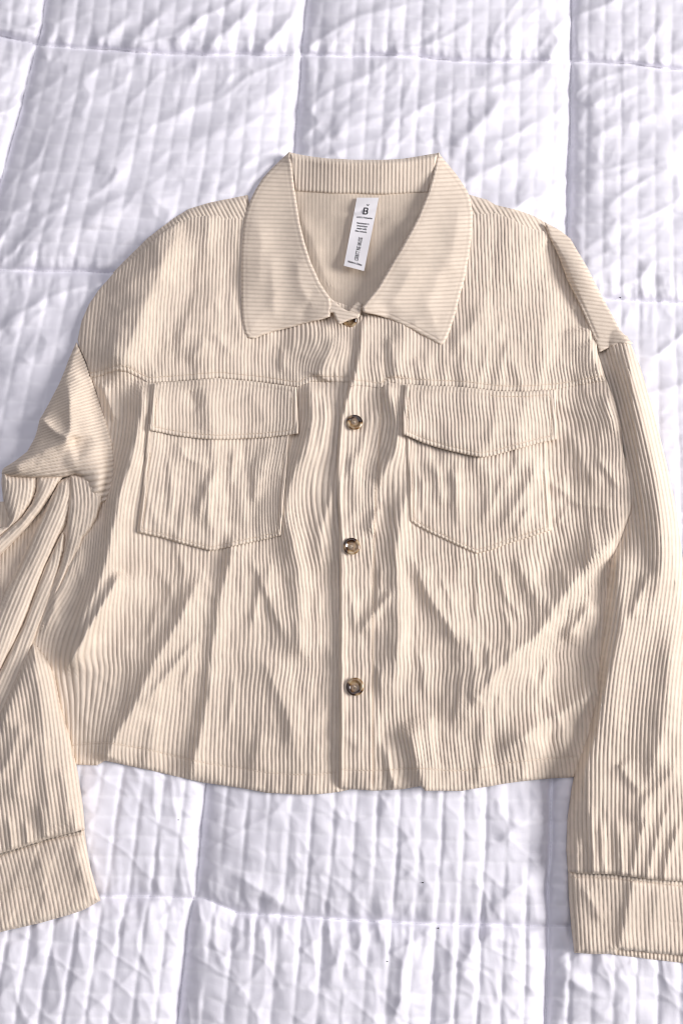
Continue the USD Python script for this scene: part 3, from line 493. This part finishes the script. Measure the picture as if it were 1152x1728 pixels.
# --- the crumpled sleeve on the photograph's left
def puffed(poly, base, h, R):
    d = edt(inside(poly)); return S + base + h * np.sqrt(np.clip(1 - np.clip(1 - d / R, 0, 1) ** 2, 0, 1)) + 3.0 * fbm2(CU + 0.45 * CV, CV, 13, 90, 3, int(base * 7 + h)) * np.clip(d / 8, 0, 1)
SL_UP = [(129, 576), (118, 602), (100, 647), (84, 678), (73, 697), (67, 707), (63, 725), (58, 740), (46, 762), (25, 778), (6, 790), (2, 799), (14, 804), (60, 807), (105, 806), (128, 801), (138, 807), (146, 818), (151, 834), (157, 847), (167, 853), (179, 847), (189, 830), (195, 803), (195, 775), (191, 750), (183, 722), (172, 690), (160, 656), (146, 614), (134, 586)]
ZU = puffed(SL_UP, 7, 13, 34)
for pts, a, wl, wr, tp in [([(115, 634), (117, 690), (119, 742)], 12, 9, 20, (0.35, 0.1)), ([(66, 702), (92, 726), (122, 742)], 11, 13, 9, (0.1, 0.1)), ([(125, 740), (95, 750), (62, 766), (10, 792)], 10, 9, 26, (0.1, 0.15)),
                           ([(176, 735), (150, 765), (110, 792)], 4, 18, 24, (0.2, 0.2)), ([(184, 778), (172, 808), (160, 846)], 5, 13, 14, (0.3, 0.1)), ([(142, 606), (154, 650), (170, 704)], 3, 16, 8, (0.2, 0.2))]:
    fold(ZU, pts, a, wl, wr, tp, p=1.05, warp=0.15)
_, dR_, _ = side_dist([(134, 586), (146, 614), (160, 656), (172, 690), (183, 722), (192, 760), (195, 795), (187, 832), (168, 856)], CU, CV)
wR = np.exp(-(dR_ / 22.0) ** 2); ZU = ZU * (1 - wR) + np.minimum(ZU, ZB + 2.0) * wR
ZU = gaussian_filter(ZU, 1.2)
ZU += 2.0 * fbm2(CU, CV, 40, 25, 3, 120)
SL_P1 = [(4, 792), (14, 800), (64, 800), (63, 822), (58, 842), (48, 858), (34, 878), (18, 893), (0, 908), (-30, 930), (-40, 900), (10, 886), (15, 876), (10, 862), (5, 840), (2, 815)]
SL_P2 = [(60, 800), (110, 800), (100, 816), (86, 838), (70, 862), (50, 886), (30, 908), (0, 938), (-40, 975), (-40, 925), (0, 902), (36, 872), (52, 850), (60, 830)]
SL_P3 = [(-40, 850), (80, 840), (110, 830), (60, 960), (20, 1060), (-40, 1100)]
SL_P4 = [(98, 812), (120, 800), (126, 830), (120, 860), (112, 888), (103, 902), (90, 928), (75, 962), (60, 1004), (48, 1038), (34, 1070), (20, 1098), (0, 1136), (-40, 1210), (-40, 1080), (0, 1020), (8, 996), (28, 962), (45, 925), (60, 890), (80, 850)]
SL_P5 = [(104, 896), (111, 902), (109, 930), (104, 950), (94, 982), (80, 1028), (68, 1056), (58, 1084), (50, 1116), (34, 1162), (10, 1212), (-50, 1310), (-50, 1200), (0, 1130), (40, 1050), (72, 962)]
SL_P6 = [(118, 800), (150, 804), (174, 826), (172, 852), (164, 876), (154, 894), (142, 908), (134, 930), (118, 960), (98, 1000), (74, 1060), (62, 1075), (82, 1020), (100, 960), (112, 915), (112, 880), (116, 840)]
SL_FORE = [(56, 1082), (68, 1096), (83, 1117), (94, 1146), (104, 1197), (121, 1253), (132, 1308), (140, 1360), (143, 1400), (120, 1406), (87, 1414), (42, 1428), (0, 1441), (-50, 1456), (-50, 1290), (0, 1200), (24, 1152), (40, 1112)]
ZF7 = S + 6 + 14 * np.sqrt(np.clip(1 - np.clip(1 - edt(inside(SL_FORE) | inside([(145, 1398), (150, 1440), (-60, 1500), (-60, 1440)])) / 30.0, 0, 1) ** 2, 0, 1))
for pts, a, wl, wr, tp in [([(58, 1090), (62, 1150), (72, 1230), (76, 1300), (84, 1380), (90, 1412)], 5, 16, 20, (0.1, 0.1)), ([(50, 1110), (22, 1170), (0, 1240)], 5, 12, 16, (0.2, 0.2)), ([(40, 1210), (20, 1270), (-10, 1330)], 4, 12, 14, (0.2, 0.2)), ([(64, 1230), (40, 1290), (20, 1360)], 4.5, 16, 18, (0.2, 0.2)),
                           ([(64, 1350), (74, 1385), (78, 1414)], 3.2, 8, 8, (0.4, 0.02)), ([(40, 1380), (46, 1400), (48, 1426)], 2.8, 7, 8, (0.4, 0.02)), ([(124, 1360), (126, 1385), (126, 1408)], 3.5, 7, 7, (0.4, 0.02)), ([(100, 1290), (112, 1340), (110, 1400)], 3.5, 14, 14, (0.2, 0.2)), ([(10, 1370), (18, 1400), (20, 1436)], 2.8, 7, 8, (0.4, 0.02))]:
    fold(ZF7, pts, a, wl, wr, tp, p=1.4, warp=0.5)
ZF7 += 2.0 * fbm2(CU, CV, 26, 80, 3, 121)
def fan_phase(u, v):
    th = np.radians(np.interp(v + 0.25 * (u - 120), [600, 700, 800, 860], [36, 24, 9, 14]))
    return (v + (u - 120) * np.tan(th)) * np.cos(th) / 8.4 + fbm2(u, v, 70, 70, 2, 97) * 1.3
LO = dict(te=5, r=6, du=1.5, dv=1.8)
panels(jacket, 'sleeve', [
    ((SL_UP, ZU, fan_phase), dict(te=3.5, r=8, amp=2.1, du=1.8, dv=1.3)),
    ((SL_P1, puffed(SL_P1, 3, 11, 20), axis_phase([(34, 795), (34, 830), (20, 880), (-10, 910)])), LO),
    ((SL_P2, puffed(SL_P2, 5, 9, 16), axis_phase([(86, 800), (70, 840), (40, 880), (0, 920)])), LO),
    ((SL_P3, S + 2, dir_phase(92)), LO),
    ((SL_P4, puffed(SL_P4, 4, 11, 22), axis_phase([(114, 800), (104, 850), (70, 930), (40, 1000), (10, 1080)])), LO),
    ((SL_P5, puffed(SL_P5, 6, 7, 12), axis_phase([(106, 900), (95, 960), (66, 1030), (30, 1130), (0, 1200)])), LO),
    ((SL_P6, puffed(SL_P6, 8, 8, 12), axis_phase([(128, 800), (132, 860), (116, 940), (80, 1040)])), LO),
    ((SL_FORE, ZF7, axis_phase([(40, 1080), (60, 1180), (74, 1300), (88, 1410)])), dict(te=6, r=7, du=1.3, dv=2.2))], label='crumpled and twisted sleeve on the left')
CUFF_L = [(142, 1399), (144, 1412), (148, 1440), (153, 1465), (161, 1493), (170, 1520), (139, 1537), (105, 1548), (69, 1558), (34, 1566), (0, 1574), (-50, 1584), (-50, 1452), (0, 1437), (42, 1423), (87, 1409), (115, 1403)]
ZCL = puffed(CUFF_L, 5, 9, 20) + 2.0 * fbm2(CU, CV, 40, 40, 3, 125)
fold(ZCL, [(120, 1415), (134, 1460), (150, 1500)], 2.5, 12, 14); fold(ZCL, [(60, 1430), (72, 1480), (80, 1540)], 2.0, 14, 14); fold(ZCL, [(-20, 1500), (40, 1480), (100, 1440)], 2.5, 14, 14)
panel(jacket, 'cuff', CUFF_L, ZCL, axis_phase([(20, 1425), (36, 1490), (50, 1570)]), te=4, r=5, amp=0.85, seam=[(st([(-50, 1452), (0, 1437), (42, 1423), (87, 1409), (143, 1400)], 8), 1.5, 0.5), ([(-50, 1515), (0, 1508), (50, 1496)], 1.3, 0.5)], label='cuff of the crumpled left sleeve')

# --- collar
BAND = [(487, 256), (505, 260), (530, 264), (560, 267), (600, 269), (645, 269), (680, 267), (712, 262), (741, 257), (736, 300), (726, 330), (700, 330), (641, 332), (600, 331), (564, 331), (520, 328), (494, 327), (486, 290)]
dtop = np.clip((CV - poly_at([(487, 256), (560, 267), (645, 269), (741, 257)], CU[0], 0)[None, :]) / 66.0, 0, 1)
ZBAND = gaussian_filter(S, 8) + 6.5 + 15.0 * (1 - dtop) ** 1.2 + 1.5 * fbm2(CU, CV, 60, 60, 2, 130)
panel(jacket, 'collar_band', BAND, ZBAND, lambda u, v: (u - 600) / 6.35 + fbm2(u, v, 80, 120, 2, 131) * 0.6 + (v - 300) / 400, te=14, r=9, amp=0.8, label='standing back of the collar above the care label')
LEAF_L = [(489, 255), (492, 275), (495, 303), (500, 340), (506, 376), (514, 410), (524, 441), (540, 477), (549, 491), (557, 502), (559, 518), (556, 534), (540, 539), (509, 547), (487, 553), (466, 558), (445, 565), (428, 571), (419, 570), (413, 562), (409, 544), (407, 500), (407, 449), (408, 415), (411, 383), (415, 360), (422, 338), (432, 318), (444, 299), (458, 284), (473, 269)]
LEAF_R = [(739, 256), (748, 268), (759, 281), (769, 293), (779, 307), (788, 321), (794, 337), (797, 357), (797, 378), (795, 405), (791, 434), (784, 470), (775, 503), (768, 530), (759, 558), (750, 578), (744, 583), (736, 579), (728, 574), (710, 564), (692, 554), (672, 545), (655, 537), (633, 531), (613, 527), (610, 519), (619, 507), (637, 485), (650, 463), (662, 441), (678, 415), (692, 390), (704, 368), (713, 346), (722, 324), (728, 303), (733, 283), (737, 263)]
def leaf(poly, inner, outer):
    _, di, _ = side_dist(inner, CU, CV); _, do, _ = side_dist(outer, CU, CV)
    s = do / (do + di + 1e-6)
    return gaussian_filter(ZB, 9) + 4.0 + 10.0 * s ** 0.8 + 1.5 * fbm2(CU, CV, 60, 60, 3, 133)
ZLL = leaf(LEAF_L, LEAF_L[:10], [(473, 269), (444, 299), (422, 338), (409, 415), (407, 500), (415, 565), (466, 558), (509, 547)])
ZLR = leaf(LEAF_R, [(739, 256), (728, 303), (713, 346), (692, 390), (662, 441), (637, 485), (612, 515)], [(759, 281), (794, 337), (797, 378), (791, 434), (768, 530), (744, 583), (700, 558), (655, 537)])
for pts, a, wl, wr in [([(500, 430), (507, 480), (532, 525)], 3, 14, 16), ([(458, 420), (460, 480), (462, 545)], 2.2, 12, 14), ([(430, 350), (440, 420), (436, 500)], 2, 16, 16), ([(530, 480), (520, 510), (505, 540)], -1.5, 10, 10)]: fold(ZLL, pts, a, wl, wr, warp=0.5)
for pts, a, wl, wr in [([(760, 420), (735, 480), (715, 545)], 2.2, 18, 18), ([(700, 440), (675, 490), (650, 525)], 2.0, 14, 16), ([(775, 340), (768, 400), (755, 470)], 2, 16, 16), ([(742, 540), (715, 540), (690, 548)], 1.5, 10, 10)]: fold(ZLR, pts, a, wl, wr, warp=0.5)
panel(jacket, 'collar_leaf', LEAF_L, ZLL, dir_phase(3, 7.0, 0.8), te=2.4, r=5, du=2.4, dv=1.3, amp=0.42, seam=[(inset(LEAF_L, 7), 1.4, 0.4)], label='collar leaf on the left, nearly square tip')
panel(jacket, 'collar_leaf', LEAF_R, ZLR, dir_phase(-2, 7.0, 0.8), te=2.4, r=5, du=2.4, dv=1.3, amp=0.42, seam=[(inset(LEAF_R, 7), 1.4, 0.4)], label='collar leaf on the right, longer pointed tip')
TAB = [(555, 500), (566, 510), (576, 519), (586, 524), (597, 528), (607, 533), (604, 537), (598, 537), (588, 540), (578, 545), (571, 547), (566, 537), (562, 528), (553, 528)]
ZT = gaussian_filter(ZB, 6) + 11.0
panel(jacket, 'collar_stand', TAB, ZT, dir_phase(10, 6.0), te=3.0, r=4, du=1.2, dv=1.2, amp=0.35, label='end of the collar stand over the top button')
TAB2 = [(584, 528), (590, 520), (597, 512), (604, 509), (611, 512), (611, 519), (609, 527), (606, 535), (596, 533)]
panel(jacket, 'collar_stand', TAB2, ZT - 3.5, dir_phase(20, 6.0), te=3.0, r=4, du=1.2, dv=1.2, amp=0.2, label='small end of the collar stand beside the right leaf')

# --- topstitching
def stitch(line, Z, lift=0.0, pitch=6.2, label=None):
    p = spline(line, 1.0); d = np.r_[0, np.cumsum(np.linalg.norm(np.diff(p, axis=0), axis=1))]
    ms = []
    for a in np.arange(2, d[-1] - pitch, pitch):
        u = np.interp([a, a + pitch * 0.4, a + pitch * 0.8], d, p[:, 0]); v = np.interp([a, a + pitch * 0.4, a + pitch * 0.8], d, p[:, 1])
        q = P(u, v, sample(Z, u, v) + lift + np.array([-0.25, 0.2, -0.25]))
        ms += [trimesh.creation.cylinder(0.00028, segment=q[:2], sections=5), trimesh.creation.cylinder(0.00028, segment=q[1:], sections=5)]
    obj('stitching', trimesh.util.concatenate(ms), M_THREAD, jacket, smooth=50, kind='stuff', label=label)
lineseg = lambda pts: pts
stitch(st(SEAM_L, -9), ZB + 0.7); stitch(st(SEAM_R, -9), ZB + 2.0 + LIFT)
ring = lambda poly, d, a, b: [q for q in np.array(LineString(inset(poly, d)).segmentize(12).coords).tolist() if a < q[1] < b]
def edge(poly, d, keep):
    q = np.array(LineString(inset(poly, d)).segmentize(8).coords)[:-1]
    k = keep(q[:, 0], q[:, 1]); i = int(np.argmax(~k)); q, k = np.roll(q, -i, 0), np.roll(k, -i)
    return q[k].tolist()
stitch(edge(FLAP_L, 8, lambda u, v: v > 662), ZF + 2.0 * np.clip((CV - 660) / 80, 0, 1)); stitch(edge(FLAP_R, 8, lambda u, v: v > 666), ZF + 0.6 + 3.6 * np.clip((CV - 660) / 80, 0, 1))
stitch(edge(POCK_L, 7, lambda u, v: v > 755), ZP); stitch(edge(POCK_R, 7, lambda u, v: v > 785), ZP)
stitch(PLACKET, ZB + 0.6 + LIFT); stitch(HEM_L, ZB - 1.2); stitch(HEM_R, ZB + 0.6 + LIFT)
stitch([(960, 1481), (1030, 1483), (1180, 1499)], ZC); stitch(st([(-40, 1450), (0, 1437), (42, 1423), (87, 1409), (141, 1400)], 8), ZCL)

# --- buttons
def button_mesh(R=9.3, h=2.6):
    prof = [(0, 1.15), (3.6, 1.15), (4.6, 1.3), (5.6, 1.9), (6.6, 2.5), (7.6, 2.6), (8.5, 2.25), (9.1, 1.5), (9.3, 0.9), (8.9, 0.2), (7.5, -0.2), (0, -0.3)]
    p = np.array(prof) * [R / 9.3, h / 2.6] * 1e-3
    m = trimesh.creation.revolve(p[::-1], sections=48)
    import manifold3d as mf
    man = mf.Manifold(mf.Mesh(m.vertices.astype(np.float32), m.faces.astype(np.uint32)))
    if man.status() == mf.Error.NoError and not man.is_empty():
        if man.volume() < 0: pass
        for x, y in ((-1.35, -1.35), (1.35, -1.35), (-1.35, 1.35), (1.35, 1.35)):
            man = man - mf.Manifold.cylinder(0.006, 0.00075, 0.00075, 14).translate([x * 1e-3, y * 1e-3, -0.003])
        k = man.to_mesh(); m = trimesh.Trimesh(k.vert_properties[:, :3], k.tri_verts, process=False)
    return m
BM = button_mesh()
def tube(a, b, r, n=8):
    a, b = np.array(a, float), np.array(b, float)
    return trimesh.creation.cylinder(r, segment=[a, b], sections=n)
def place(m, u, v, z, rot=0, tx=0, ty=0):
    m = m.copy(); o = P(u, v, z)
    T = trimesh.transformations
    m.apply_transform(T.translation_matrix(o) @ T.rotation_matrix(math.radians(tx), [1, 0, 0]) @ T.rotation_matrix(math.radians(ty), [0, 1, 0]) @ T.rotation_matrix(math.radians(rot), [0, 0, 1]))
    return m
bl = ['top button half hidden under the collar stand', 'brown button level with the pocket flaps', 'brown button level with the pocket points, dark with one light streak', 'paler bottom button with visible holes near the hem']
for i, (u, v, rot, tx, ty) in enumerate([(589, 540, 20, 14, -12), (598, 713, 40, -4, 5), (593, 922, 100, 6, -4), (599, 1159, 200, -3, 3)]):
    zt = float(sample(gaussian_filter(ZB, 3)[::1], u, v)) + 0.6 + (2.4 if i else 1.2) + float(sample(LIFT, u, v))
    x = UsdGeom.Xform.Define(stage, numbered('/World/jacket/button'))
    o = P(u, v, zt); x.AddTranslateOp().Set(Gf.Vec3d(*o)); x.AddRotateXYZOp().Set(Gf.Vec3f(tx, ty, rot))
    x.GetPrim().SetCustomDataByKey('label', bl[i])
    obj('disc', BM, M_HORN, x.GetPrim(), smooth=35)
    th = [tube((-0.00135, s * 0.00135, 0.0013), (0.00135, -s * 0.00135, 0.0013 + 0.0002 * s), 0.00042) for s in ((1, -1) if i < 3 else (1,))]
    obj('thread', trimesh.util.concatenate(th), M_THREAD, x.GetPrim(), smooth=30)

# --- care label
TL, TR, BR, BL = map(np.array, ([602., 333], [639., 333], [614., 457], [580., 448]))
def lab(s, t):                                   # s across, t down, both 0..1
    s, t = np.asarray(s, float)[..., None], np.asarray(t, float)[..., None]
    return (TL * (1 - s) + TR * s) * (1 - t) + (BL * (1 - s) + BR * s) * t
def labz(s, t): return 4.0 + 3.0 * np.sin(np.pi * np.asarray(t)) ** 0.8 + 0.9 * np.sin(7 * np.asarray(t) + 2 * np.asarray(s)) - 2.2 * np.exp(-((np.asarray(t) - 0.16 - 0.06 * (1 - np.asarray(s))) / 0.035) ** 2) * (1 - np.asarray(s))
zl0 = float(sample(gaussian_filter(ZI, 6), 608, 395))
sg, tg = np.meshgrid(np.linspace(0, 1, 21), np.linspace(0, 1, 61))
q = lab(sg, tg); zz = zl0 + labz(sg, tg)
top = P(q[..., 0], q[..., 1], zz).reshape(-1, 3); bot = P(q[..., 0], q[..., 1], zz - 0.25).reshape(-1, 3)
n_, m_ = sg.shape; ix = np.arange(n_ * m_).reshape(n_, m_)
fq = np.stack([ix[:-1, :-1], ix[1:, :-1], ix[1:, 1:], ix[:-1, 1:]], -1).reshape(-1, 4)
label_prim = obj('care_label', (np.vstack([top, bot]), np.vstack([fq, fq[:, ::-1] + len(top)])), M_LABEL, jacket, smooth=40, label='white care label printed in black, sewn in at the neck')
LW, LH = 37.0, 123.0
def text_on_label(name, text, s0, t0, height, length, ang=0.0, bold=False):
    m = meshkit.text_mesh(text, 1.0, 0.02, bold)
    v = np.array(m.vertices); w = v[:, 0].max() - v[:, 0].min()
    v[:, 0] = (v[:, 0] - v[:, 0].min()) / w * length; v[:, 1] *= height
    c, s = math.cos(ang), math.sin(ang)
    x, y = v[:, 0] * c + v[:, 1] * s, v[:, 0] * s - v[:, 1] * c            # px across, px down
    S_, T_ = s0 + x / LW, t0 + y / LH
    q = lab(S_, T_); z = zl0 + labz(S_, T_) + 0.05 + 0.12 * (v[:, 2] > 0.01)
    obj(name, (P(q[:, 0], q[:, 1], z), m.faces), M_INK, label_prim, smooth=False)
text_on_label('emblem', 'B', 0.41, 0.235, 11.5, 8.5, bold=True)
text_on_label('emblem_mark', 'v', 0.50, 0.115, 3.6, 5.0, bold=True)
for txt, s0, t0, ln in (('100% Polyester', 0.17, 0.292, 27), ('Handwash in', 0.22, 0.375, 21), ('temperature', 0.25, 0.412, 18), ('water with', 0.27, 0.450, 17), ('like colours', 0.22, 0.488, 20)):
    text_on_label('printed_line', txt, s0, t0, 2.9, ln, 0.02, bold=True)
text_on_label('printed_word', 'CRAFT NE MUSE', 0.62, 0.885, 6.6, 40, -math.pi / 2, bold=True)
text_on_label('printed_line', 'Made in China', 0.16, 0.935, 3.2, 25, 0.03, bold=True)

# ------------------------------------------------------------------ lint on the comforter
for u, v, r, lab_ in [(713, 1490, 1.5, 'tiny dark fleck on the comforter below the buttoned edge'), (739, 1567, 1.8, 'tiny dark fleck just below the lower stitched seam'), (653, 1623, 1.3, 'tiny faint fleck lowest on the comforter'), (301, 1384, 1.2, 'tiny dark fleck beside the left cuff and the hem'), (1046, 502, 1.8, 'tiny dark fleck on the seam right of the shoulder')]:
    o = P(u, v, float(sample(Q, u, v)) + 0.5)
    m = trimesh.creation.icosphere(1, r * 0.00042); m.vertices *= [1.5, 0.8, 0.6]; m.vertices += o + RNG.normal(0, 0.0001, m.vertices.shape)
    pr = obj('lint_fleck', m, M_LINT, stage.GetPrimAtPath('/World'), smooth=True)
    pr.SetCustomDataByKey('label', lab_); pr.SetCustomDataByKey('category', 'lint')
